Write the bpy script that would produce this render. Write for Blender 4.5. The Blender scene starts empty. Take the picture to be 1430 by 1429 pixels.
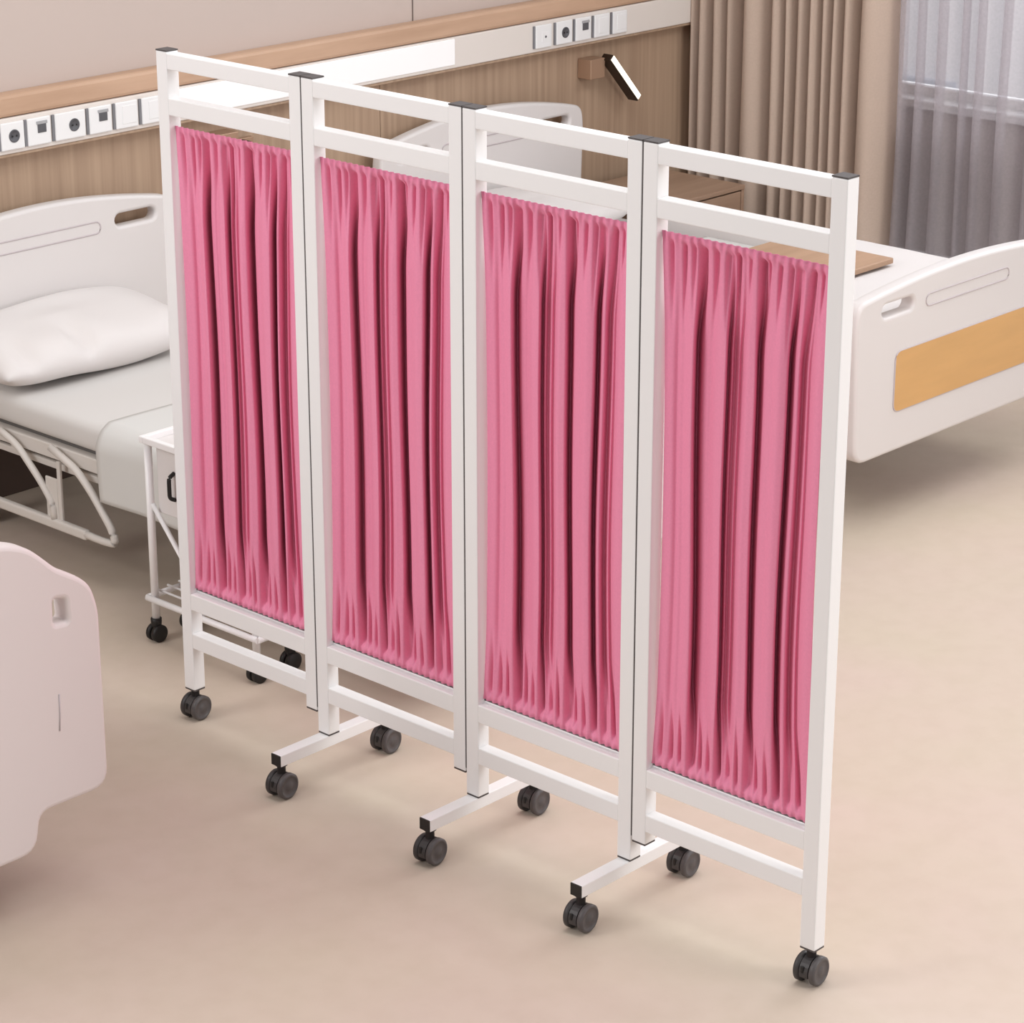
import bpy, bmesh, math, random
from mathutils import Vector, Matrix, noise
random.seed(7)
SC = bpy.context.scene
COL = SC.collection
PI = math.pi

# ------------------------------------------------------------------ materials
def lin(c):
    return tuple((v/12.92 if v <= .04045 else ((v+.055)/1.055)**2.4) for v in [x/255 for x in c])

def mat(name, rgb, rough=.5, var=0.0, scale=8, stretch=(1, 1, 1), metal=0.0, bump=0.0, emit=0.0, spec=.4, rgb2=None):
    m = bpy.data.materials.new(name); m.use_nodes = True
    nt = m.node_tree; b = nt.nodes['Principled BSDF']
    b.inputs['Roughness'].default_value = rough
    b.inputs['Metallic'].default_value = metal
    b.inputs['Specular IOR Level'].default_value = spec
    c = lin(rgb)
    if var > 0 or rgb2:
        tc = nt.nodes.new('ShaderNodeTexCoord'); mp = nt.nodes.new('ShaderNodeMapping')
        mp.inputs['Scale'].default_value = stretch
        nz = nt.nodes.new('ShaderNodeTexNoise'); nz.inputs['Scale'].default_value = scale
        nz.inputs['Detail'].default_value = 4
        rp = nt.nodes.new('ShaderNodeValToRGB')
        c2 = lin(rgb2) if rgb2 else tuple(min(1, v*(1+var)) for v in c)
        c1 = c if rgb2 else tuple(v*(1-var) for v in c)
        rp.color_ramp.elements[0].color = (*c1, 1); rp.color_ramp.elements[0].position = .3
        rp.color_ramp.elements[1].color = (*c2, 1); rp.color_ramp.elements[1].position = .7
        nt.links.new(tc.outputs['Object'], mp.inputs['Vector']); nt.links.new(mp.outputs['Vector'], nz.inputs['Vector'])
        nt.links.new(nz.outputs['Fac'], rp.inputs['Fac']); nt.links.new(rp.outputs['Color'], b.inputs['Base Color'])
        if bump > 0:
            bp = nt.nodes.new('ShaderNodeBump'); bp.inputs['Strength'].default_value = bump; bp.inputs['Distance'].default_value = .005
            nt.links.new(nz.outputs['Fac'], bp.inputs['Height']); nt.links.new(bp.outputs['Normal'], b.inputs['Normal'])
    else:
        b.inputs['Base Color'].default_value = (*c, 1)
    if emit > 0:
        b.inputs['Emission Color'].default_value = (*c, 1); b.inputs['Emission Strength'].default_value = emit
    return m

M = {}
M['white_metal'] = mat('white_powder_coat', (240, 238, 238), .35)
M['black_cap'] = mat('dark_grey_plastic', (80, 75, 75), .5)
M['black'] = mat('black_plastic', (30, 27, 26), .5)
M['caster'] = mat('caster_plastic', (62, 58, 58), .45)
M['wheel'] = mat('caster_wheel_grey', (84, 79, 79), .45)
M['pink'] = mat('pink_fabric', (236, 146, 176), .9, var=.03, scale=200, spec=.08)
M['rod'] = mat('steel_rod', (130, 120, 122), .4, metal=.3)
M['plastic'] = mat('white_abs_plastic', (222, 217, 215), .35)
M['plastic_c'] = mat('warm_white_abs_plastic', (220, 211, 209), .4)
M['inset'] = mat('maple_panel', (212, 166, 108), .45, var=.05, scale=3, stretch=(1, 1, 6))
M['bed_metal'] = mat('cream_enamel', (212, 206, 200), .4)
M['deck'] = mat('bed_deck_grey', (120, 115, 112), .6)
M['sheet'] = mat('white_sheet', (214, 211, 208), .85, spec=.1)
M['blanket'] = mat('white_blanket', (212, 211, 208), .85, spec=.1)
M['pillow'] = mat('white_pillowcase', (222, 217, 215), .85, spec=.1)
M['seam'] = mat('grey_groove', (196, 186, 188), .6)
M['wood_wall'] = mat('oak_cladding', (164, 138, 116), .55, scale=3.5, stretch=(14, 1, .35), rgb2=(182, 156, 132))
M['wood_trim'] = mat('oak_trim', (188, 154, 128), .5, scale=4, stretch=(.6, 5, 5), rgb2=(204, 170, 144))
M['wood'] = mat('oak_furniture', (172, 140, 114), .45, scale=3, stretch=(.6, 8, 8), rgb2=(186, 152, 126))
M['wood_d'] = mat('oak_cabinet', (150, 122, 102), .5, scale=3, stretch=(.6, 8, 8), rgb2=(166, 138, 116))
M['paint'] = mat('wall_paint', (200, 185, 177), .8, var=.01, scale=2)
M['paint2'] = mat('wall_paint_grey', (176, 166, 162), .8, var=.02, scale=2)
M['bed_shade'] = mat('dark_bed_shade', (92, 76, 68), .6)
M['groove'] = mat('panel_joint', (120, 108, 102), .8)
M['trunk'] = mat('cream_trunking', (228, 220, 213), .5)
M['diffuser'] = mat('light_diffuser', (250, 249, 249), .4, emit=.10)
M['plate'] = mat('white_socket_plastic', (240, 240, 240), .35)
M['gap_shade'] = mat('grey_gap_shade', (128, 128, 132), .5)
M['socket'] = mat('dark_socket_hole', (92, 92, 96), .5)
M['socket_l'] = mat('grey_socket_cover', (170, 170, 172), .5)
M['bronze'] = mat('bronze_metal', (176, 144, 120), .4, metal=.3)
M['bronze_d'] = mat('dark_bronze', (58, 44, 34), .4, metal=.4)
M['led'] = mat('warm_led', (255, 246, 226), .4, emit=1.4)
M['drape'] = mat('taupe_curtain', (190, 170, 155), .9, var=.03, scale=120, spec=.08)
M['frame_w'] = mat('window_frame_white', (232, 232, 232), .4)
M['facade'] = mat('pale_facade', (224, 222, 224), .8, var=.04, scale=1)
M['facade_w'] = mat('facade_window', (176, 182, 192), .3)
M['ledge'] = mat('white_ledge', (244, 242, 240), .5)
M['ground'] = mat('paving', (190, 188, 184), .9, var=.05)

def floor_mat():
    m = bpy.data.materials.new('vinyl_floor'); m.use_nodes = True
    nt = m.node_tree; b = nt.nodes['Principled BSDF']; b.inputs['Roughness'].default_value = .55
    b.inputs['Specular IOR Level'].default_value = .25
    tc = nt.nodes.new('ShaderNodeTexCoord')
    n1 = nt.nodes.new('ShaderNodeTexNoise'); n1.inputs['Scale'].default_value = 1.6; n1.inputs['Detail'].default_value = 3
    n2 = nt.nodes.new('ShaderNodeTexNoise'); n2.inputs['Scale'].default_value = 14; n2.inputs['Detail'].default_value = 6
    r1 = nt.nodes.new('ShaderNodeValToRGB')
    r1.color_ramp.elements[0].color = (*lin((201, 187, 169)), 1); r1.color_ramp.elements[0].position = .3
    r1.color_ramp.elements[1].color = (*lin((204, 186, 173)), 1); r1.color_ramp.elements[1].position = .7
    r2 = nt.nodes.new('ShaderNodeValToRGB')
    r2.color_ramp.elements[0].color = (.965, .96, .95, 1); r2.color_ramp.elements[0].position = .3
    r2.color_ramp.elements[1].color = (1, 1, 1, 1); r2.color_ramp.elements[1].position = .6
    mx = nt.nodes.new('ShaderNodeMix'); mx.data_type = 'RGBA'; mx.blend_type = 'MULTIPLY'; mx.inputs[0].default_value = 1
    for n in (n1, n2): nt.links.new(tc.outputs['Object'], n.inputs['Vector'])
    nt.links.new(n1.outputs['Fac'], r1.inputs['Fac']); nt.links.new(n2.outputs['Fac'], r2.inputs['Fac'])
    nt.links.new(r1.outputs['Color'], mx.inputs[6]); nt.links.new(r2.outputs['Color'], mx.inputs[7])
    nt.links.new(mx.outputs[2], b.inputs['Base Color'])
    return m
M['floor'] = floor_mat()

def sheer_mat():
    m = bpy.data.materials.new('grey_sheer_voile'); m.use_nodes = True
    nt = m.node_tree; nt.nodes.clear()
    out = nt.nodes.new('ShaderNodeOutputMaterial'); mix = nt.nodes.new('ShaderNodeMixShader'); mix2 = nt.nodes.new('ShaderNodeMixShader')
    tr = nt.nodes.new('ShaderNodeBsdfTransparent'); di = nt.nodes.new('ShaderNodeBsdfDiffuse'); tl = nt.nodes.new('ShaderNodeBsdfTranslucent')
    di.inputs['Color'].default_value = (*lin((190, 182, 184)), 1); tl.inputs['Color'].default_value = (*lin((190, 182, 184)), 1)
    tr.inputs['Color'].default_value = (.96, .96, .98, 1)
    # thread pattern modulates the coverage of the weave slightly
    tc = nt.nodes.new('ShaderNodeTexCoord'); nz = nt.nodes.new('ShaderNodeTexNoise'); nz.inputs['Scale'].default_value = 90
    mr = nt.nodes.new('ShaderNodeMapRange'); mr.inputs[3].default_value = .42; mr.inputs[4].default_value = .52
    nt.links.new(tc.outputs['Object'], nz.inputs['Vector']); nt.links.new(nz.outputs['Fac'], mr.inputs[0])
    mix2.inputs[0].default_value = .35
    nt.links.new(di.outputs[0], mix2.inputs[1]); nt.links.new(tl.outputs[0], mix2.inputs[2])
    nt.links.new(mr.outputs[0], mix.inputs[0]); nt.links.new(tr.outputs[0], mix.inputs[1]); nt.links.new(mix2.outputs[0], mix.inputs[2])
    nt.links.new(mix.outputs[0], out.inputs['Surface'])
    return m
M['sheer'] = sheer_mat()

def glass_mat():
    m = bpy.data.materials.new('window_glass'); m.use_nodes = True
    nt = m.node_tree; nt.nodes.clear()
    out = nt.nodes.new('ShaderNodeOutputMaterial'); mix = nt.nodes.new('ShaderNodeMixShader')
    tr = nt.nodes.new('ShaderNodeBsdfTransparent'); gl = nt.nodes.new('ShaderNodeBsdfGlossy'); gl.inputs['Roughness'].default_value = .02
    fr = nt.nodes.new('ShaderNodeFresnel'); fr.inputs[0].default_value = 1.3
    nt.links.new(fr.outputs[0], mix.inputs[0]); nt.links.new(tr.outputs[0], mix.inputs[1]); nt.links.new(gl.outputs[0], mix.inputs[2])
    nt.links.new(mix.outputs[0], out.inputs['Surface'])
    return m
M['glass'] = glass_mat()

# ------------------------------------------------------------------ object helpers
def world_loc(o):
    v = Vector((0, 0, 0))
    while o: v += o.location; o = o.parent
    return v

def tag(o, label=None, cat=None, group=None, kind=None):
    if label: o['label'] = label
    if cat: o['category'] = cat
    if group: o['group'] = group
    if kind: o['kind'] = kind
    return o

def thing(name, label, cat, loc, group=None):
    o = bpy.data.objects.new(name, None); COL.objects.link(o); o.location = loc; o.empty_display_size = .1
    return tag(o, label, cat, group)

def obj(name, geo, m, parent=None, bevel=0, seg=2, smooth=False, label=None, origin=None):
    """geo is a bmesh or a mesh in WORLD coordinates"""
    if isinstance(geo, bmesh.types.BMesh):
        bmesh.ops.recalc_face_normals(geo, faces=geo.faces)
        me = bpy.data.meshes.new(name); geo.to_mesh(me); geo.free()
    else: me = geo
    o = bpy.data.objects.new(name, me); COL.objects.link(o)
    mats = m if isinstance(m, (list, tuple)) else [m]
    me.materials.clear()
    for x in mats: me.materials.append(x)
    base = Vector((0, 0, 0))
    if parent: o.parent = parent; base = world_loc(parent)
    if origin is not None: base = Vector(origin); o.location = base - (world_loc(parent) if parent else Vector((0, 0, 0)))
    me.transform(Matrix.Translation(-base))
    if smooth:
        for p in me.polygons: p.use_smooth = True
    if bevel > 0:
        md = o.modifiers.new('bevel', 'BEVEL'); md.width = bevel; md.segments = seg; md.limit_method = 'ANGLE'; md.angle_limit = math.radians(40)
        md.harden_normals = False
    if label: o['label'] = label
    return o

def BM(): return bmesh.new()

def box(bm, x0, x1, y0, y1, z0, z1, mi=0):
    vs = [bm.verts.new((x, y, z)) for x in (x0, x1) for y in (y0, y1) for z in (z0, z1)]
    for f in ((0, 1, 3, 2), (4, 6, 7, 5), (0, 4, 5, 1), (2, 3, 7, 6), (0, 2, 6, 4), (1, 5, 7, 3)):
        fc = bm.faces.new([vs[i] for i in f]); fc.material_index = mi
    return vs

def obox(bm, c, ex, ey, ez, sx, sy, sz, mi=0):
    """oriented box: centre c, unit axes, full sizes"""
    c = Vector(c); ex = Vector(ex); ey = Vector(ey); ez = Vector(ez)
    vs = [bm.verts.new(c + ex*sx*a/2 + ey*sy*b/2 + ez*sz*d/2) for a in (-1, 1) for b in (-1, 1) for d in (-1, 1)]
    for f in ((0, 1, 3, 2), (4, 6, 7, 5), (0, 4, 5, 1), (2, 3, 7, 6), (0, 2, 6, 4), (1, 5, 7, 3)):
        fc = bm.faces.new([vs[i] for i in f]); fc.material_index = mi

def tube(bm, pts, r, n=12, mi=0, close=False):
    pts = [Vector(p) for p in pts]; rings = []
    N = len(pts)
    for i, p in enumerate(pts):
        if close: d = (pts[(i+1) % N]-p).normalized() + (p-pts[i-1]).normalized()
        else:
            d = Vector((0, 0, 0))
            if i < N-1: d += (pts[i+1]-p).normalized()
            if i > 0: d += (p-pts[i-1]).normalized()
        d.normalize()
        up = Vector((0, 0, 1)) if abs(d.z) < .9 else Vector((1, 0, 0))
        a = d.cross(up).normalized(); b = d.cross(a).normalized()
        rings.append([bm.verts.new(p + a*r*math.cos(t) + b*r*math.sin(t)) for t in [2*PI*k/n for k in range(n)]])
    L = N if close else N-1
    for i in range(L):
        A = rings[i]; B = rings[(i+1) % N]
        for k in range(n):
            f = bm.faces.new((A[k], A[(k+1) % n], B[(k+1) % n], B[k])); f.material_index = mi; f.smooth = True
    if not close:
        for R in (rings[0], rings[-1]):
            f = bm.faces.new(R); f.material_index = mi

def round_path(pts, r, n=5):
    """rounds the corners of a 3-D polyline"""
    pts = [Vector(p) for p in pts]; out = [pts[0]]
    for i in range(1, len(pts)-1):
        a, b, c = pts[i-1], pts[i], pts[i+1]
        r1 = min(r, (a-b).length*.45, (c-b).length*.45)
        p = b + (a-b).normalized()*r1; q = b + (c-b).normalized()*r1
        for k in range(n+1):
            t = k/n; out.append((p*(1-t)**2 + b*2*t*(1-t) + q*t*t))
    out.append(pts[-1]); return out

def lathe(bm, c, axis, prof, n=28, mi=0):
    """prof: list of (distance along axis, radius)"""
    c = Vector(c); ax = Vector(axis).normalized()
    up = Vector((0, 0, 1)) if abs(ax.z) < .9 else Vector((1, 0, 0))
    a = ax.cross(up).normalized(); b = ax.cross(a).normalized(); rings = []
    for (h, r) in prof:
        if r < 1e-6: rings.append([bm.verts.new(c+ax*h)])
        else: rings.append([bm.verts.new(c + ax*h + a*r*math.cos(2*PI*k/n) + b*r*math.sin(2*PI*k/n)) for k in range(n)])
    for A, B in zip(rings, rings[1:]):
        for k in range(n):
            k2 = (k+1) % n
            if len(A) == 1 and len(B) > 1: f = bm.faces.new((A[0], B[k2], B[k]))
            elif len(B) == 1 and len(A) > 1: f = bm.faces.new((A[k], A[k2], B[0]))
            elif len(A) > 1: f = bm.faces.new((A[k], A[k2], B[k2], B[k]))
            else: continue
            f.material_index = mi; f.smooth = True

def round_poly(pts, radii, n=6):
    """2-D polygon with rounded corners"""
    out = []; N = len(pts)
    for i in range(N):
        a, b, c = Vector(pts[i-1]), Vector(pts[i]), Vector(pts[(i+1) % N])
        r = radii[i] if isinstance(radii, (list, tuple)) else radii
        r = min(r, (a-b).length*.49, (c-b).length*.49)
        if r < 1e-5: out.append(tuple(b)); continue
        p = b+(a-b).normalized()*r; q = b+(c-b).normalized()*r
        for k in range(n+1):
            t = k/n; v = p*(1-t)**2 + b*2*t*(1-t) + q*t*t; out.append((v.x, v.y))
    return out

def stadium(x0, x1, z0, z1, n=8):
    r = (z1-z0)/2; zc = (z0+z1)/2
    return [(x0+r+r*math.cos(t), zc+r*math.sin(t)) for t in [PI/2+PI*k/n for k in range(n+1)]] + \
           [(x1-r+r*math.cos(t), zc+r*math.sin(t)) for t in [-PI/2+PI*k/n for k in range(n+1)]]

def plate_mesh(loops, y0, y1, bev=.01, plane='XZ'):
    """flat board with holes: loops of (x, z), extruded from y0 to y1, rounded rims"""
    cu = bpy.data.curves.new('tmp', 'CURVE'); cu.dimensions = '2D'; cu.fill_mode = 'BOTH'
    for lp in loops:
        sp = cu.splines.new('POLY'); sp.points.add(len(lp)-1); sp.use_cyclic_u = True
        for p, q in zip(sp.points, lp): p.co = (q[0], q[1], 0, 1)
    cu.extrude = max((y1-y0)/2-bev, .0005); cu.bevel_depth = bev; cu.bevel_resolution = 3; cu.offset = -bev
    o = bpy.data.objects.new('tmp', cu); COL.objects.link(o)
    dg = bpy.context.evaluated_depsgraph_get(); dg.update()
    me = bpy.data.meshes.new_from_object(o.evaluated_get(dg))
    bpy.data.objects.remove(o); bpy.data.curves.remove(cu)
    yc = (y0+y1)/2
    if plane == 'XZ': R = Matrix(((1, 0, 0, 0), (0, 0, -1, yc), (0, 1, 0, 0), (0, 0, 0, 1)))   # (x, z, n) -> (x, -n, z)
    else: R = Matrix(((0, 0, 1, yc), (1, 0, 0, 0), (0, 1, 0, 0), (0, 0, 0, 1)))              # (y, z, n) -> (n, y, z)
    me.transform(R)
    return me

def grid(bm, nu, nv, fn, mi=0):
    vs = [[bm.verts.new(fn(i/nu, j/nv)) for j in range(nv+1)] for i in range(nu+1)]
    for i in range(nu):
        for j in range(nv):
            f = bm.faces.new((vs[i][j], vs[i+1][j], vs[i+1][j+1], vs[i][j+1])); f.material_index = mi; f.smooth = True
    return vs

def sstep(a, b, x):
    t = max(0, min(1, (x-a)/(b-a))); return t*t*(3-2*t)

def copy_tree(o, parent=None):
    c = o.copy(); COL.objects.link(c)
    if parent: c.parent = parent
    for ch in list(o.children): copy_tree(ch, c)
    return c

# ------------------------------------------------------------------ camera
cam_d = bpy.data.cameras.new('camera'); cam = bpy.data.objects.new('camera', cam_d); COL.objects.link(cam)
cam.location = (-4.175725, -2.9972, 2.95)
cam.rotation_euler = Vector((0.68815473, 0.64008099, -0.34167149)).to_track_quat('-Z', 'Y').to_euler()
cam_d.sensor_width = 36; cam_d.lens = 3690/1430*36; cam_d.clip_start = .05; cam_d.clip_end = 200
SC.camera = cam

# ------------------------------------------------------------------ the setting
WY = 3.87      # bed-head wall plane
WX = 4.55      # window wall plane
def struct(name, bm, m, bevel=0, parent=None, label=None):
    o = obj(name, bm, m, parent, bevel)
    if not parent: o['kind'] = 'structure'
    if label: o['label'] = label
    return o

b = BM(); box(b, -7, WX+.2, -6, WY+.2, -.1, 0); struct('floor', b, M['floor'], label='beige vinyl floor')
b = BM(); box(b, -7, WX+.2, WY+.012, WY+.2, 0, 3.0)
struct('wall_back', b, M['paint'], label='greyish pink painted wall behind the bed heads')
# oak cladding below the trunking, vertical boards with fine joints
b = BM()
x = -7.0
while x < WX:
    w = 1.9
    box(b, x+.0015, min(x+w-.0015, WX), WY, WY+.012, 0, 1.2); x += w
struct('trim_1', b, M['wood_wall'], label='oak cladding on the lower wall')
b = BM()
for xs in (-1.66, .54, 2.685): box(b, xs-.002, xs+.002, WY+.009, WY+.0125, 1.33, 3.0)
struct('trim_2', b, M['groove'], label='thin dark joint lines in the painted wall')
# bed-head trunking
b = BM(); box(b, -7, WX, WY-.055, WY, 1.147, 1.262)
tr = struct('trim_3', b, M['trunk'], bevel=.004, label='cream bed head trunking strip')
b = BM(); box(b, 1.50, 2.835, WY-.0585, WY-.05, 1.160, 1.256)
obj('light_diffuser', b, M['diffuser'], tr, .002, label='white lit diffuser panel')
b = BM(); box(b, -7, WX, WY-.052, WY+.012, 1.263, 1.335)
struct('trim_4', b, M['wood_trim'], bevel=.012, label='oak rail on top of the trunking')
b = BM(); box(b, -7, WX, WY-.05, WY, 1.136, 1.1465)
struct('trim_5', b, M['wood_wall'], bevel=.003, label='thin oak bead under the trunking')
b = BM(); box(b, -7, 4.2, WY-.012, WY, 0, .30)
struct('shade_board_back', b, M['bed_shade'], bevel=.003, label='dark brown board painted as the shade behind the beds')  # dark board added for the deep shade on the wall under the beds

# window wall with an opening
wy0, wy1, wz0, wz1 = -.6, 3.35, .905, 2.75
b = BM()
box(b, WX, WX+.2, wy1, WY+.2, 0, 3.0); box(b, WX, WX+.2, -6, wy0, 0, 3.0)
box(b, WX, WX+.2, wy0, wy1, 0, wz0); box(b, WX, WX+.2, wy0, wy1, wz1, 3.0)
struct('wall_right', b, M['paint2'], label='window wall behind the curtains')
win = bpy.data.objects.new('window_1', None); COL.objects.link(win); win.location = (WX+.1, 1.4, wz0); win['kind'] = 'structure'
b = BM()
box(b, WX+.06, WX+.12, wy0, wy1, wz0, wz0+.04); box(b, WX+.06, WX+.12, wy0, wy1, wz1-.06, wz1)
for yy in (wy0, .72, 2.02, wy1-.06): box(b, WX+.06, WX+.12, yy, yy+.06, wz0, wz1)
obj('window_frame', b, M['frame_w'], win, .006)
b = BM(); box(b, WX+.085, WX+.092, wy0+.01, wy1-.01, wz0+.01, wz1-.01); obj('window_pane', b, M['glass'], win)
b = BM(); box(b, WX-.04, WX+.06, wy0, wy1, wz0-.03, wz0+.005); obj('window_sill', b, M['frame_w'], win, .006)
b = BM(); box(b, 3.98, WX, -3.5, 3.2, 0, .30)
struct('trim_6', b, M['ledge'], bevel=.01, label='low white ledge under the window')

# pale building across the street
bld = thing('apartment_building', 'pale apartment building seen faintly through the sheer curtain', 'building', (13, 2, -6))
b = BM(); box(b, 13, 16, -14, 18, -6, 9); obj('facade_wall', b, M['facade'], bld)
b0 = None
for k in range(10):
    for zz in (-2.2, .4, 3.4):
        b = BM(); box(b, 12.93, 13.02, -12+2.9*k, -10.6+2.9*k, zz, zz+1.3); obj('window', b, M['facade_w'], bld)
b = BM(); box(b, WX+.3, 40, -30, 30, -6.2, -6); 
g = obj('street_ground', b, M['ground']); g['kind'] = 'structure'

# ------------------------------------------------------------------ wall sockets
def socket(x0, w, kind, label, group):
    t = thing('wall_socket', label, 'socket', (x0+w/2, WY-.055, 1.205), group)
    yf = WY-.055
    b = BM(); box(b, x0, x0+w, yf-.010, yf-.0005, 1.161, 1.250); obj('cover_plate', b, M['plate'], t, .004)
    b = BM(); box(b, x0-.0095, x0-.0005, yf-.006, yf-.0005, 1.163, 1.248); obj('gap_shade_strip', b, M['gap_shade'], t, label='grey strip painted as the shaded gap beside the plate')  # grey strip stands in for the shade in the gap left of the plate
    cx = x0+w*.62 if w > .1 else x0+w*.55
    if kind == 'round':
        b = BM(); lathe(b, (cx, yf-.0102, 1.205), (0, -1, 0), [(-.001, .021), (.0015, .021), (.0015, .017), (-.0, .0165), (-.0, 0)], 24)
        obj('socket_face', b, M['socket'], t)
        b = BM()
        for s in (-1, 1): lathe(b, (cx+s*.008, yf-.0118, 1.205), (0, -1, 0), [(0, .003), (.001, .003), (.001, 0)], 10)
        obj('pin_hole', b, M['black'], t)
    elif kind == 'data':
        b = BM(); box(b, cx-.012, cx+.022, yf-.0125, yf-.0095, 1.20, 1.232); obj('port_shutter', b, M['socket'], t, .002)
        b = BM(); box(b, cx-.016, cx+.026, yf-.0135, yf-.0095, 1.228, 1.238); obj('port_lid', b, M['socket_l'], t, .001)
    elif kind == 'dot':
        b = BM(); lathe(b, (cx+.004, yf-.0095, 1.203), (0, -1, 0), [(0, .005), (.002, .005), (.002, 0)], 14); obj('aerial_jack', b, M['socket'], t)
        b = BM(); box(b, cx-.016, cx+.024, yf-.0112, yf-.0095, 1.183, 1.223); obj('jack_surround', b, M['plate'], t, .001)
    elif kind == 'blank':
        b = BM(); box(b, x0+w*.28, x0+w*.9, yf-.0115, yf-.0095, 1.176, 1.236); obj('rocker', b, M['plate'], t, .001)
    return t
LA = [(.768, .091, 'round', 'white outlet plate cut by left photo edge, left end of the near row'),
      (.872, .092, 'data', 'white plate with grey data port nearest the left photo edge'),
      (.982, .122, 'round', 'widest white plate with dark round outlet, left of the screen'),
      (1.121, .092, 'data', 'white plate with grey data port right of the wide round outlet'),
      (1.231, .092, 'blank', 'plain white blank plate between data port and last plate by the screen'),
      (1.341, .100, 'blank', 'plain white blank plate touching the screen post, right end of left row')]
for a in LA: socket(*a, 'sockets on the trunking above the left bed')
LB = [(3.273, .09, 'dot', 'white plate with a tiny dark aerial jack, first of the far row'),
      (3.391, .09, 'round', 'white plate with dark round outlet above the far wall lamp'),
      (3.502, .09, 'data', 'white plate with grey data port in the far row'),
      (3.612, .09, 'blank', 'plain white blank plate next to the far data port'),
      (3.722, .085, 'blank', 'plain white blank plate at the right end of the far row')]
for a in LB: socket(*a, 'sockets on the trunking above the right bed')

# ------------------------------------------------------------------ wall reading lamps
def wall_lamp(x0, label, ang=47, hx=.175, hz=.988, ln=.255):
    t = thing('wall_lamp', label, 'lamp', (x0+.04, WY, 1.04), 'wall reading lamps')
    b = BM(); box(b, x0, x0+.085, WY-.07, WY-.0005, 1.0, 1.078); obj('mount_block', b, M['bronze'], t, .003)
    b = BM(); box(b, x0+.07, x0+.17, WY-.05, WY-.03, 1.025, 1.045); obj('arm', b, M['bronze'], t, .002)
    a = math.radians(ang); ex = Vector((math.cos(a), 0, -math.sin(a))); ez = Vector((math.sin(a), 0, math.cos(a))); ey = Vector((0, 1, 0))
    c = Vector((x0+hx, WY-.075, hz))
    b = BM(); obox(b, c, ex, ey, ez, ln, .05, .03); obj('lamp_head', b, M['bronze_d'], t, .003)
    b = BM(); obox(b, c+Vector((0, -.0255, 0))+ez*.003, ex, ey, ez, ln-.01, .004, .022); obj('light_strip', b, M['led'], t)
    return t
wall_lamp(3.585, 'bronze wall lamp with tilted lit bar beside the far curtain')
wall_lamp(1.67, 'bronze wall lamp mostly hidden behind the leftmost pink screen panel', 80, .125, .915)

# ------------------------------------------------------------------ folding screen
scr = thing('folding_screen', 'white four panel folding privacy screen with pleated pink curtains on casters', 'privacy screen', (0, 1.02, 0))
PW, PD = .040, .038
fx = -.019
panels = [(1.546, 2.066, .09, .18), (1.0225, 1.543, .125, .18), (.499, 1.0195, .125, .125), (-.027, .496, .18, .09)]  # y right, y left, z of left post foot, z of right post foot
GRO = [(.10, .012, .026), (.150, .014, .03), (.245, .056, .020), (.285, .016, .03), (.325, .012, .020), (.418, .046, .014), (.455, .040, .022), (.495, .030, .018), (.615, .056, .020), (.655, .014, .03), (.69, .008, .02), (.805, .052, .017), (.89, .032, .024), (.935, .026, .018)]
FINE = [(.05, .013), (.13, .012), (.19, .014), (.255, .013), (.33, .016), (.40, .013), (.455, .010), (.53, .012), (.60, .013), (.64, .01), (.71, .012), (.775, .012), (.835, .013), (.90, .012), (.955, .010)]
FINB = [(.04, .011), (.11, .012), (.17, .010), (.235, .013), (.30, .010), (.355, .012), (.42, .011), (.475, .012), (.54, .010), (.60, .013), (.66, .010), (.725, .012), (.79, .012), (.86, .013), (.93, .012)]
def curtain_fn(yL, yR, z0, z1, ph):
    def fn(i, j):
        u, v = i, j
        wt = sstep(.80, .985, v); wb = 1-sstep(.015, .17, v); wm = 1-max(wt, wb)
        ss = math.sin(PI*v)
        uu = u + .012*math.sin(7*u+ph)*ss + .010*math.sin(3.3*v*2+ph*2+u*5)*ss
        d = 0
        for (c, a, w) in GRO:
            cc = c + .015*(v-.5)*math.sin(c*17)
            d += a*math.exp(-((uu-cc)/w)**2)*(wm+.35*(wt+wb))
        for (c, w) in FINE: d += .016*math.exp(-((u-c)/w)**2)*wt*(1-sstep(.978, .992, v))
        for (c, w) in FINB: d += .018*math.exp(-((u-c)/w)**2)*wb*sstep(.006, .025, v)
        d += .006*math.sin(u*23+ph)*wm
        hem = max(sstep(.978, .992, v), 1-sstep(.006, .025, v))
        d = d*(1-hem) + .003*math.sin(u*140)*hem
        inset = .013*ss**.6
        y = (yL-inset) + (yR-yL+2*inset)*u
        z = z0+(z1-z0)*v
        edge = sstep(0, .16, u)          # pleats lean towards the window end of the screen
        return (-.002 + d, y + .85*d*edge*(.35+.65*wm), z)
    return fn
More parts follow.
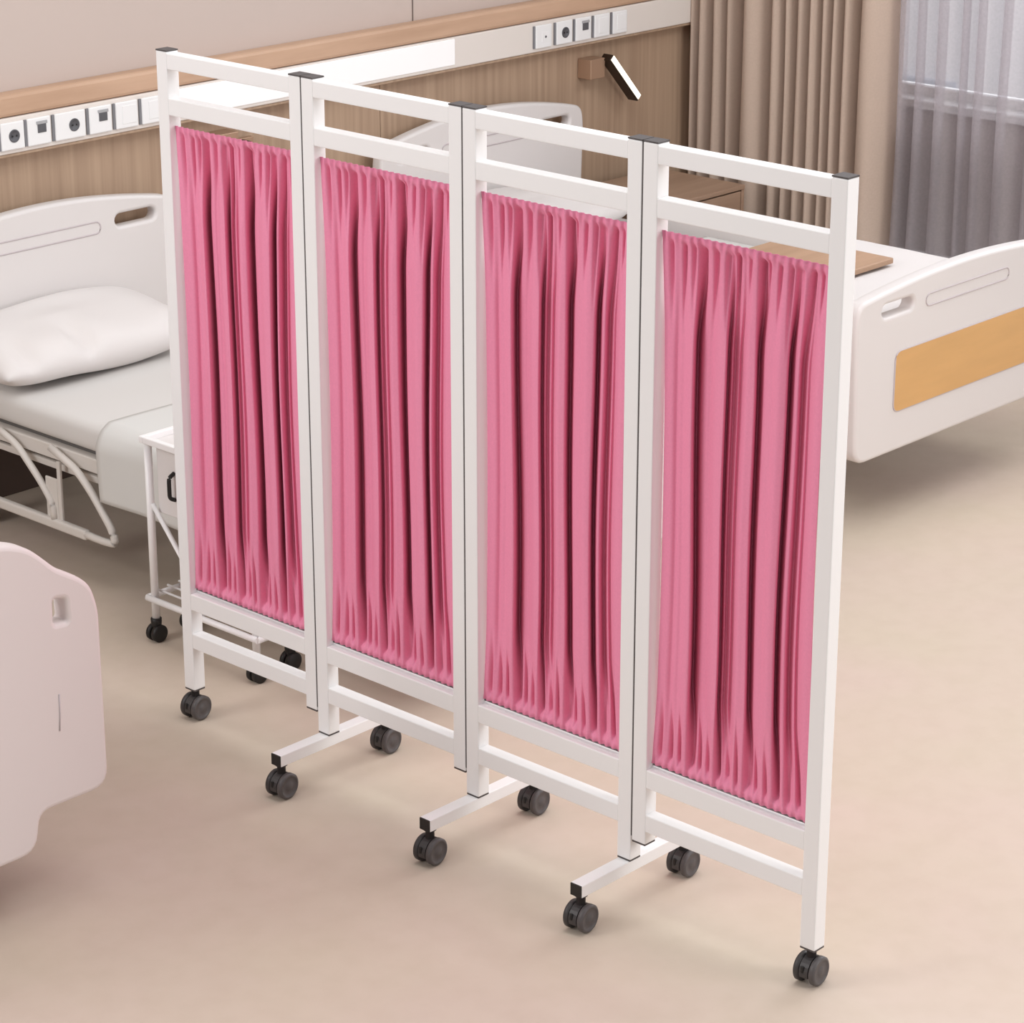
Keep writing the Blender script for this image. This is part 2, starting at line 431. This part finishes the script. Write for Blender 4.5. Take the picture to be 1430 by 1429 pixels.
def make_caster(p, axis_yaw, parent, ztop):
    """twin wheel caster standing on the floor below p (x, y)"""
    px, py = p
    R = .034; dirv = Vector((math.sin(axis_yaw), -math.cos(axis_yaw), 0)); fw = Vector((dirv.y, -dirv.x, 0))
    c = Vector((px, py, R+.0005))
    b = BM()
    # hood between the wheels
    ring_n = 14
    prof = [(R*.96*math.cos(t), R*.96*math.sin(t)) for t in [math.radians(-20)+math.radians(220)*k/ring_n for k in range(ring_n+1)]]
    L = [[b.verts.new(c+fw*a+Vector((0, 0, 1))*h+dirv*s*.011) for (a, h) in prof] for s in (-1, 1)]
    for k in range(ring_n): b.faces.new((L[0][k], L[0][k+1], L[1][k+1], L[1][k]))
    b.faces.new(L[0]); b.faces.new(L[1])
    lathe(b, (px, py, R+.01), (0, 0, 1), [(0, .011), (ztop-R-.012, .011), (ztop-R-.012, .016), (ztop-R-.0105, .016), (ztop-R-.0105, 0)], 16)
    lathe(b, c, dirv, [(-.027, 0), (-.027, .007), (.027, .007), (.027, 0)], 12)
    ca = obj('caster', b, M['caster'], parent, origin=(px, py, 0))
    for s in (-1, 1):
        b = BM()
        o = c+dirv*s*.0125
        lathe(b, o, dirv*s, [(0, 0), (0, R-.003), (.002, R), (.0125, R), (.0155, R-.004), (.0155, R-.0075), (.0145, R-.008), (.0135, .012), (.0155, .010), (.0155, 0)], 30)
        if s < 0:
            pass
        w = obj('wheel', b, M['wheel'] if s > 0 else M['caster'], ca)
        if s < 0:
            b = BM(); obox(b, c+Vector((0, 0, .009))+fw*.0315-dirv*.003, fw, dirv, Vector((0, 0, 1)), .006, .008, .018); 
            k = obj('brake_slot', b, M['black'], ca, .003)
    return ca

for pi, (yR, yL, zl, zr) in enumerate(panels):
    for (ya, yb, zf) in ((yL-PW, yL, zl), (yR, yR+PW, zr)):
        b = BM(); box(b, fx, fx+PD, ya, yb, zf, 1.797)
        po = obj('post', b, M['white_metal'], scr, .0025, origin=(0, (ya+yb)/2, zf))
        b = BM(); box(b, fx, fx+PD, ya, yb, 1.7972, 1.8005); obj('end_cap', b, M['black_cap'], po, 0, label='dark grey cap on the post top')
        b = BM(); box(b, fx+.001, fx+PD-.001, ya+.001, yb-.001, zf-.004, zf+.0); obj('end_cap', b, M['black_cap'], po, 0, label='dark grey cap under the post')
    for (z0, z1) in ((1.754, 1.794), (1.640, 1.683), (.322, .368), (.212, .255)):
        b = BM(); box(b, fx+.0005, fx+.034, yR+PW-.001, yL-PW+.001, z0, z1); obj('rail', b, M['white_metal'], scr, .0025)
    ca0, ca1 = yL-PW-.001, yR+PW+.001
    b = BM(); grid(b, 340, 90, curtain_fn(ca0, ca1, .380, 1.612, .35*pi))
    cu = obj('curtain', b, M['pink'], scr, smooth=True, label='pleated pink fabric panel')
    md = cu.modifiers.new('s', 'SOLIDIFY'); md.thickness = .0016; md.offset = 1
    for zz in (1.604, .376):
        b = BM(); tube(b, [(.006, ca0+.004, zz), (.006, ca1-.004, zz)], .0038, 10); obj('curtain_rod', b, M['rod'], cu)
# dark gaskets and hinge knuckles between neighbouring panels
for yj in (1.5445, 1.021, .4975):
    b = BM(); box(b, fx+.0008, fx+PD-.002, yj-.0018, yj+.0018, .19, 1.797)
    h = obj('hinge_strip', b, M['black_cap'], scr, label='thin dark seam between two panels')
    for zz in (.5, 1.0, 1.5):
        b = BM(); lathe(b, (fx+PD+.003, yj, zz), (0, 0, 1), [(0, 0), (0, .006), (.07, .006), (.07, 0)], 12); obj('hinge_knuckle', b, M['rod'], h)
for ya in (1.543-PW/2, 1.0195-PW/2, .499+PW/2):
    b = BM(); box(b, -.182, .215, ya-.017, ya+.017, .090, .121)
    fb = obj('foot_bar', b, M['white_metal'], scr, .002, origin=(0, ya, .09))
    for (a0, a1) in ((-.185, -.181), (.214, .218)):
        b = BM(); box(b, a0, a1, ya-.016, ya+.016, .0905, .1205); obj('end_cap', b, M['black'], fb, .001, label='black plastic end plug')
    for xx in (-.166, .20): make_caster((xx, ya, ), math.radians(4), scr, .0895)
make_caster((0, 2.066-PW/2), math.radians(4), scr, .086)
make_caster((0, -.027+PW/2), math.radians(4), scr, .086)

# ------------------------------------------------------------------ hospital beds
def board_part(name, x0, x1, zb, zsh, ztop, y0, y1, parent, m, hump=False, inset=False, zlow=None, face=-1, hx=.085, hxr=None):
    """moulded head or foot board with two hand holes and an engraved groove"""
    hxr = hxr or hx
    w = x1-x0; xc = (x0+x1)/2
    top = []
    if hump:
        prof = [(0, zsh-.09), (.02, zsh-.03), (.054, zsh), (.112, zsh+.035), (.145, zsh+.068), (.186, zsh+.105), (.25, zsh+.13), (.36, ztop)]
        top = [(x0+a, z) for a, z in prof] + [(x1-a, z) for a, z in reversed(prof)]
        rad = [.05, .03, .03, .02, .02, .03, .05, .05] + [.05, .05, .03, .02, .02, .03, .03, .05]
    else:
        N = 16
        top = [(x0, zsh-.07)] + [(x0+.012+(w-.024)*k/N, zsh+(ztop-zsh)*math.sin(PI*k/N)**.9) for k in range(N+1)] + [(x1, zsh-.07)]
        rad = [.04, .05] + [.02]*(N-1) + [.05, .04]
    if zlow is not None:
        bot = [(x1, zb), (x1-.20, zb), (x1-.215, zlow), (x0+.215, zlow), (x0+.20, zb), (x0, zb)]; rb = [.05, .03, .05, .05, .03, .05]
    else:
        bot = [(x1-.02, zb), (x0+.02, zb)]; rb = [.06, .06]
    outer = round_poly(top+bot, rad+rb, 5)
    zh = zsh-.045
    if hump: holes = [round_poly([(a, zsh-.095), (a+.036, zsh-.098), (a+.034, zsh-.042), (a+.002, zsh-.036)], .008) for a in (x1-.128, x0+.092)]
    else: holes = [stadium(x0+hx, x0+hx+.17, zh-.021, zh+.021), stadium(x1-hxr-.17, x1-hxr, zh-.021, zh+.021)]
    me = plate_mesh([outer]+holes, y0, y1, .012)
    o = obj(name, me, m, parent)
    # engraved groove between the hand holes (thin raised outline of a recessed panel)
    yg = y0 if face < 0 else y1
    st = stadium(x0+hx+.235, x1-hx-.235, zh-.028, zh+.012)
    b = BM(); tube(b, [(px, yg-.0002, pz) for px, pz in st], .0028, 6, close=True); obj('groove', b, M['seam'], o)
    if inset:
        lp = round_poly([(x0+.215, zb+.135), (x1-.215, zb+.135), (x1-.215, zb+.335), (x0+.215, zb+.335)], .03, 5)
        me = plate_mesh([lp], yg-.004, yg+.004, .002); obj('wood_inset', me, M['inset'], o, label='honey coloured wood panel')
        b = BM(); tube(b, [(px, yg-.001, pz) for px, pz in lp], .003, 6, close=True); obj('inset_edge', b, M['seam'], o)
    return o

def bed_base(t, x0, x1, y0, y1, m):
    """welded frame, legs and casters of a hospital bed between the boards"""
    b = BM()
    for xx in (x0, x1-.035): box(b, xx, xx+.035, y0+.05, y1-.05, .352, .398)
    for xx in (x0+.012, x1-.03): box(b, xx, xx+.018, y0+.05, y1-.05, .315, .337)
    for yy in (y0+.05, y0+.7, y0+1.4, y1-.085): box(b, x0+.03, x1-.03, yy, yy+.035, .352, .385)
    k = 0
    while y0+.12+.28*k < y1-.1:
        for xx in (x0+.013, x1-.03): box(b, xx, xx+.016, y0+.12+.28*k, y0+.14+.28*k, .33, .36)
        k += 1
    obj('bed_frame', b, m, t, .004)
    b = BM(); box(b, x0+.04, x1-.04, y0+.06, y1-.06, .388, .408); obj('bed_deck', b, M['deck'], t)
    for xx in (x0+.10, x1-.06):
        for yy in (y0+.60, y1-.06):
            b = BM(); box(b, xx-.02, xx+.02, yy-.02, yy+.02, .105, .352); lg = obj('leg', b, m, t, .004)
            b = BM(); lathe(b, (xx-.016, yy, .05), (1, 0, 0), [(0, 0), (0, .045), (.004, .05), (.028, .05), (.032, .045), (.032, 0)], 24)
            box(b, xx-.022, xx+.022, yy-.014, yy+.014, .06, .112); obj('wheel', b, M['black'], lg)

HY = 3.77; FY = 1.571
# left bed, long side facing the camera
bedA = thing('hospital_bed', 'white hospital bed at left with lowered tubular side rail behind the screen', 'bed', (.9, 2.6, 0), 'hospital beds')
board_part('headboard', .35, 1.434, .30, .915, .972, HY, HY+.05, bedA, M['plastic'])
board_part('footboard', .33, 1.434, .25, .745, .80, FY, FY+.05, bedA, M['plastic'], inset=True)
bed_base(bedA, .448, 1.335, FY+.05, HY, M['bed_metal'])
xr = .425
b = BM()
tube(b, round_path([(xr, 3.46, .405), (xr, 3.36, .372), (xr, 3.246, .275), (xr, 3.193, .215), (xr, 3.19, .165)], .04), .011, 12)
tube(b, round_path([(xr, 3.19, .40), (xr, 3.067, .356), (xr, 3.0, .30), (xr, 2.915, .207), (xr, 2.895, .160), (xr, 2.97, .155), (xr, 3.05, .158)], .035), .012, 12)
tube(b, round_path([(xr, 3.76, .405), (xr, 3.66, .372), (xr, 3.546, .275), (xr, 3.493, .215), (xr, 3.49, .165)], .04), .011, 12)
sr = obj('side_rail', b, M['bed_metal'], bedA)
b = BM(); box(b, xr-.012, xr+.012, 3.03, 3.72, .140, .172); obj('rail_bar', b, M['bed_metal'], sr, .008, 3)
b = BM(); box(b, xr+.002, xr+.012, 3.155, 3.172, .165, .36); box(b, xr+.002, xr+.010, 3.172, 3.23, .165, .30); obj('rail_bracket', b, M['bed_metal'], sr, .003)

# right bed, footboard with wood panel facing the camera
bedB = thing('hospital_bed', 'white hospital bed at right whose footboard has a honey wood panel', 'bed', (2.9, 2.6, 0), 'hospital beds')
board_part('headboard', 2.40, 3.515, .30, .915, .985, HY, HY+.05, bedB, M['plastic'])
board_part('footboard', 2.298, 3.515, .238, .764, .806, FY, FY+.055, bedB, M['plastic'], inset=True, hx=.135, hxr=.08)
bed_base(bedB, 2.45, 3.405, FY+.055, HY, M['bed_metal'])

lp = round_poly([(2.12, .45), (3.70, .45), (3.70, .575), (3.62, .605), (2.2, .605), (2.12, .575)], .04, 5)
hl = stadium(3.49, 3.66, .512, .548)
me = plate_mesh([lp, hl], 3.456, 3.478, .008, 'YZ'); obj('side_rail', me, M['plastic'], bedB)

# near left bed, only its footboard enters the picture
bedC = thing('hospital_bed', 'warm white bed footboard with stepped top at the lower left edge', 'bed', (-1.3, 2.5, 0), 'hospital beds')
board_part('footboard', -1.90, -.722, .235, .775, .915, 1.50, 1.555, bedC, M['plastic_c'], hump=True, zlow=.14)
board_part('headboard', -1.87, -.76, .30, .925, .985, HY, HY+.05, bedC, M['plastic_c'])
b = BM(); tube(b, [(-.856, 1.4998, .42), (-.852, 1.4998, .46), (-.851, 1.4998, .51)], .0022, 6); obj('seam_line', b, M['seam'], bedC)
bed_base(bedC, -1.80, -.82, 1.555, HY, M['bed_metal'])

# ------------------------------------------------------------------ mattresses and bedding
def mattress(x0, x1, y0, y1, label, z0=.412, z1=.505):
    b = BM(); box(b, x0, x1, y0, y1, z0, z1)
    o = obj('mattress', b, M['sheet'], None, .03, 4, origin=((x0+x1)/2, (y0+y1)/2, z0), smooth=True)
    return tag(o, label, 'mattress', 'mattresses on the beds')
mattress(.45, 1.34, 1.64, 3.755, 'white sheeted mattress on the left bed behind the screen')
mattress(2.45, 3.41, 1.64, 3.755, 'white sheeted mattress on the bed with the wood footboard', z1=.52)
b = BM(); box(b, -1.79, -.84, 1.57, 3.755, .412, .505); obj('mattress', b, M['sheet'], bedC, .03, 4, smooth=True)

def pillow(cx, cy, cz, lx, ly, h, tilt, label, seed):
    b = BM()
    def sh(a, s): return (1-min(1, abs(a))**3.2)**.55
    def mk(sgn):
        def fn(i, j):
            a, c = 2*i-1, 2*j-1
            k = sh(a, 1)*sh(c, 1)
            wr = noise.noise(Vector((a*1.6+seed, c*1.6, sgn)))*.026*k - (.045*math.exp(-((a+.18)/.09)**2)+.04*math.exp(-((a+.72)/.08)**2))*sstep(.1, -1, c)*k*(sgn > 0)
            px = a*lx/2*(1-.05*(1-k)); py = c*ly/2*(1-.08*abs(a)**3)
            return (px, py, sgn*(h/2*k)+wr+(.0 if sgn > 0 else 0))
        return fn
    grid(b, 40, 28, mk(1)); grid(b, 40, 28, mk(-1))
    bmesh.ops.remove_doubles(b, verts=b.verts, dist=.0008)
    bmesh.ops.rotate(b, verts=b.verts, cent=(0, 0, 0), matrix=Matrix.Rotation(tilt, 3, 'X'))
    bmesh.ops.translate(b, verts=b.verts, vec=(cx, cy, cz))
    o = obj('pillow', b, M['pillow'], None, smooth=True, origin=(cx, cy, cz-h/2))
    return tag(o, label, 'pillow', 'pillows on the beds')
pillow(.80, 3.555, .605, .82, .42, .165, math.radians(9), 'plump white pillow against the left headboard', 1.0)
pillow(2.93, 3.53, .622, .80, .40, .15, math.radians(8), 'white pillow under the far headboard, half hidden by the screen', 5.0)

def blanket(x0, x1, y0, y1, ztop, zl, zr, label, seed):
    hw = [(x0, zl), (x0-.004, ztop-.05), (x0+.006, ztop-.018), (x0+.035, ztop), (x1-.035, ztop), (x1-.006, ztop-.018), (x1+.004, ztop-.05), (x1, zr)]
    # arc length parametrisation
    P = [Vector(p) for p in hw]; L = [0]
    for a, c in zip(P, P[1:]): L.append(L[-1]+(c-a).length)
    def at(s):
        s *= L[-1]
        for k in range(len(P)-1):
            if s <= L[k+1]+1e-9: return P[k].lerp(P[k+1], (s-L[k])/(L[k+1]-L[k]))
        return P[-1]
    def fn(i, j):
        p = at(i); y = y0+(y1-y0)*j
        n = noise.noise(Vector((p.x*3+seed, y*3, p.y*4)))
        top = sstep(ztop-.06, ztop, p.y)
        dx = (1-top)*(.004*math.sin(y*17+seed)+.003*n)*(-1 if p.x < (x0+x1)/2 else 1)
        return (p.x+dx+(-.006 if p.x < (x0+x1)/2 else .006)*(1-top), y+.012*n*(j > .98), p.y+top*(.006+.008*abs(n)))
    b = BM(); grid(b, 90, 60, fn)
    o = obj('blanket', b, M['blanket'], None, smooth=True, origin=((x0+x1)/2, (y0+y1)/2, ztop))
    md = o.modifiers.new('s', 'SOLIDIFY'); md.thickness = .006; md.offset = 1
    return tag(o, label, 'blanket', 'blankets on the beds')
blanket(.436, 1.357, 1.66, 2.955, .509, .283, .33, 'white blanket hanging over the side of the left bed', 2.0)
blanket(2.432, 3.422, 1.66, 3.05, .524, .36, .42, 'white blanket under the wooden dining board of the right bed', 9.0)

# folded quilt and dining board on the right bed
b = BM()
def qf(i, j, sgn):
    a, c = 2*i-1, 2*j-1
    k = ((1-min(1, abs(a))**8)*(1-min(1, abs(c))**8))**.5
    n = noise.noise(Vector((a*2.2, c*2.2, 4)))
    return (2.925+a*.47*(1-.02*(1-k)), 2.06+c*.37*(1-.02*(1-k)), .609+sgn*.062*k+(.006*n*k if sgn > 0 else 0))
grid(b, 40, 40, lambda i, j: qf(i, j, 1)); grid(b, 40, 40, lambda i, j: qf(i, j, -1))
bmesh.ops.remove_doubles(b, verts=b.verts, dist=.0006)
q = obj('folded_quilt', b, M['pillow'], None, smooth=True, origin=(2.925, 2.06, .547))
tag(q, 'thick folded white quilt between the wooden board and the right footboard', 'quilt')
b = BM(); box(b, 2.40, 3.08, 1.985, 2.43, .680, .700)
ot = obj('dining_board', b, M['wood'], None, .004, origin=(2.74, 2.2, .68))
tag(ot, 'oak dining board lying across the white quilt of the right bed', 'board')

# ------------------------------------------------------------------ nightstand
ns = thing('nightstand', 'oak bedside cabinet between the far headboard and the taupe curtain', 'cabinet', (3.75, 3.53, 0))
nx0, nx1, ny0, ny1, nz = 3.55, 3.95, 3.304, 3.75, .60
b = BM(); box(b, nx0, nx1, ny0, ny1, nz-.018, nz); obj('cabinet_top', b, M['wood_d'], ns, .003)
b = BM(); box(b, nx0, nx0+.018, ny0+.02, ny1, .06, nz-.018); box(b, nx1-.018, nx1, ny0+.003, ny1, .0, nz-.018); box(b, nx0+.018, nx1-.018, ny1-.012, ny1, .06, nz-.018)
box(b, nx0, nx1-.018, ny0+.03, ny1, 0, .06); obj('carcass', b, M['wood_d'], ns, .002)
b = BM(); box(b, nx0+.004, nx1-.022, ny0+.003, ny0+.02, nz-.175, nz-.024); dr = obj('drawer', b, M['wood_d'], ns, .002)
b = BM(); box(b, 3.69, 3.81, ny0-.012, ny0+.003, nz-.105, nz-.09); obj('handle', b, M['bronze'], dr, .003)
b = BM(); box(b, nx0+.004, nx1-.022, ny0+.003, ny0+.02, .07, nz-.181); dd = obj('door', b, M['wood_d'], ns, .002)
b = BM(); box(b, 3.60, 3.612, ny0-.012, ny0+.003, .30, .40); obj('handle', b, M['bronze'], dd, .003)

# ------------------------------------------------------------------ trolley beside the left bed
ct = thing('trolley', 'small white steel trolley on black casters between screen and left bed', 'cart', (.335, 2.325, 0))
cx0, cx1, cy0, cy1 = .273, .398, 2.105, 2.536
k = 0
for xx in (cx0, cx1):
    for yy in (cy0, cy1):
        b = BM(); tube(b, [(xx, yy, .072), (xx, yy, .602)], .0115, 14); lg = obj('leg', b, M['white_metal'], ct)
        b = BM()
        for s in (-1, 1): lathe(b, (xx, yy+s*.004, .026), (0, s, 0), [(0, .02), (0, .026), (.014, .026), (.017, .021), (.017, 0)], 20)
        lathe(b, (xx, yy, .03), (0, 0, 1), [(0, .012), (.03, .016), (.041, .016), (.041, 0)], 14)
        obj('caster', b, M['black'], lg)
b = BM()
e = .018
box(b, cx0-e, cx1+e, cy1, cy1+e, .602, .622); box(b, cx0-e, cx1+e, cy0-e, cy0, .602, .622)
box(b, cx0-e, cx0, cy0, cy1, .602, .622); box(b, cx1, cx1+e, cy0, cy1, .602, .622)
obj('top_frame', b, M['white_metal'], ct, .003)
b = BM(); box(b, cx0, cx1, cy0, cy1, .596, .604); obj('tray', b, M['plastic'], ct)
b = BM(); box(b, cx0+.012, cx1, cy0+.02, cy1-.02, .395, .590); dw = obj('drawer', b, M['plastic'], ct, .004)
b = BM(); tube(b, round_path([(cx0+.012, 2.44, .53), (cx0-.008, 2.44, .52), (cx0-.008, 2.44, .46), (cx0+.012, 2.44, .45)], .01), .006, 8); obj('handle', b, M['black'], dw)
b = BM(); tube(b, [(cx0, cy1-.01, .42), (cx0, cy1-.17, .24), (cx0, 2.325, .135)], .007, 10); obj('brace', b, M['white_metal'], ct)
b = BM()
rr = [(cx0-.012, cy1+.02, .132), (cx0-.012, cy0-.02, .132), (cx1+.012, cy0-.02, .132), (cx1+.012, cy1+.02, .132)]
tube(b, [rr[0], rr[1]], .0095, 10); tube(b, [rr[1], rr[2]], .0095, 10); tube(b, [rr[2], rr[3]], .0095, 10); tube(b, [rr[3], rr[0]], .0095, 10)
obj('lower_shelf', b, M['white_metal'], ct)
b = BM()
for f in (.0, .5, 1.0): xx = cx0+.02+(cx1-cx0-.04)*f; tube(b, [(xx, cy0-.018, .150), (xx, cy1+.018, .150)], .0035, 8)
obj('shelf_wires', b, M['white_metal'], ct)

# ------------------------------------------------------------------ curtains at the window
def hanging(name, y0, y1, xb, z0, z1, amp, folds, m, nu, label, seed, solid=.0):
    """folds: list of fold widths from the far end"""
    tot = sum(folds)
    acc = [0]
    for f in folds: acc.append(acc[-1]+f/tot)
    def fn(i, j):
        u, v = i, j
        k = 0
        while k < len(folds)-1 and u > acc[k+1]: k += 1
        t = (u-acc[k])/(acc[k+1]-acc[k])
        r = math.sin(PI*t)**.5 if 0 < t < 1 else 0
        a = amp*min(1.2, .45+folds[k]*.55)
        x = xb + a - 2*a*r
        x += .006*noise.noise(Vector((u*20+seed, v*2, 0))) + .012*noise.noise(Vector((u*9+seed, v*2.6, 3)))*(1-v)
        y = y0+(y1-y0)*u + .010*noise.noise(Vector((u*12+seed, v*2.2, 7)))
        return (x, y, z0+(z1-z0)*v)
    b = BM(); grid(b, nu, 36, fn)
    o = obj(name, b, m, None, smooth=True, origin=(xb, (y0+y1)/2, z0))
    return o
f1 = [.7, .9, 1.1, .8, 2.3, 1.0, .8, .8, .9, .7, .8, .9, 2.0]
o = hanging('curtain', 3.835, 2.86, 4.27, .32, 2.7, .07, f1, M['drape'], 300, '', 3)
taupe = o
tag(o, 'taupe blackout curtain in deep folds beside the far wall', 'curtain')
f2 = [.8, .9, 1.2, .6, 1.1, 1.3, .8, 1.2, 1.0, .7, 1.2, .9, 1.1, .8, 1.3, 1.0, .9, 1.1, 1.2, .8, 1.1]
o = hanging('sheer_curtain', 2.845, .75, 4.30, .325, 2.7, .06, f2, M['sheer'], 420, '', 11)
tag(o, 'translucent grey sheer curtain in front of the window', 'curtain')
b = BM(); tube(b, [(4.29, 3.85, 2.73), (4.29, -.6, 2.73)], .012, 12)

obj('curtain_rod', b, M['bronze'], taupe)

# ------------------------------------------------------------------ light
w = bpy.data.worlds.new('world'); SC.world = w; w.use_nodes = True
bg = w.node_tree.nodes['Background']; bg.inputs['Color'].default_value = (.97, .98, 1.0, 1); bg.inputs['Strength'].default_value = .50
def area(name, loc, target, size, power, col=(1, 1, 1), sy=None):
    l = bpy.data.lights.new(name, 'AREA'); l.energy = power; l.color = col; l.size = size
    if sy: l.shape = 'RECTANGLE'; l.size_y = sy
    o = bpy.data.objects.new(name, l); COL.objects.link(o); o.location = loc
    o.rotation_euler = (Vector(target)-Vector(loc)).to_track_quat('-Z', 'Y').to_euler()
    return o
area('ceiling_light', (.6, .6, 4.2), (.6, .8, 0), 3.0, 95, (1, .985, .97))
area('side_light', (1.6, -4.2, 2.6), (1.2, 1.5, .5), 2.5, 128, (1, .985, .98))
area('front_light', (-4.2, 3.2, 3.0), (0, .8, .8), 2.0, 110, (1, .985, .98))
area('daylight', (6.5, 1.0, 3.0), (4.3, 1.5, .9), 3.0, 160, (.95, .97, 1))
area('facade_fill', (7.5, 1.0, 5.5), (13, 1.0, 1.0), 4.0, 1500, (.97, .98, 1))  # added lamp outside, aimed at the facade to brighten it
area('ledge_fill', (4.1, 1.6, 2.6), (4.0, 1.8, .3), 1.2, 22, (.97, .98, 1))  # added lamp inside the room, brightens the ledge below the curtain hem

SC.view_settings.view_transform = 'Standard'
SC.view_settings.look = 'None'
SC.view_settings.exposure = 0
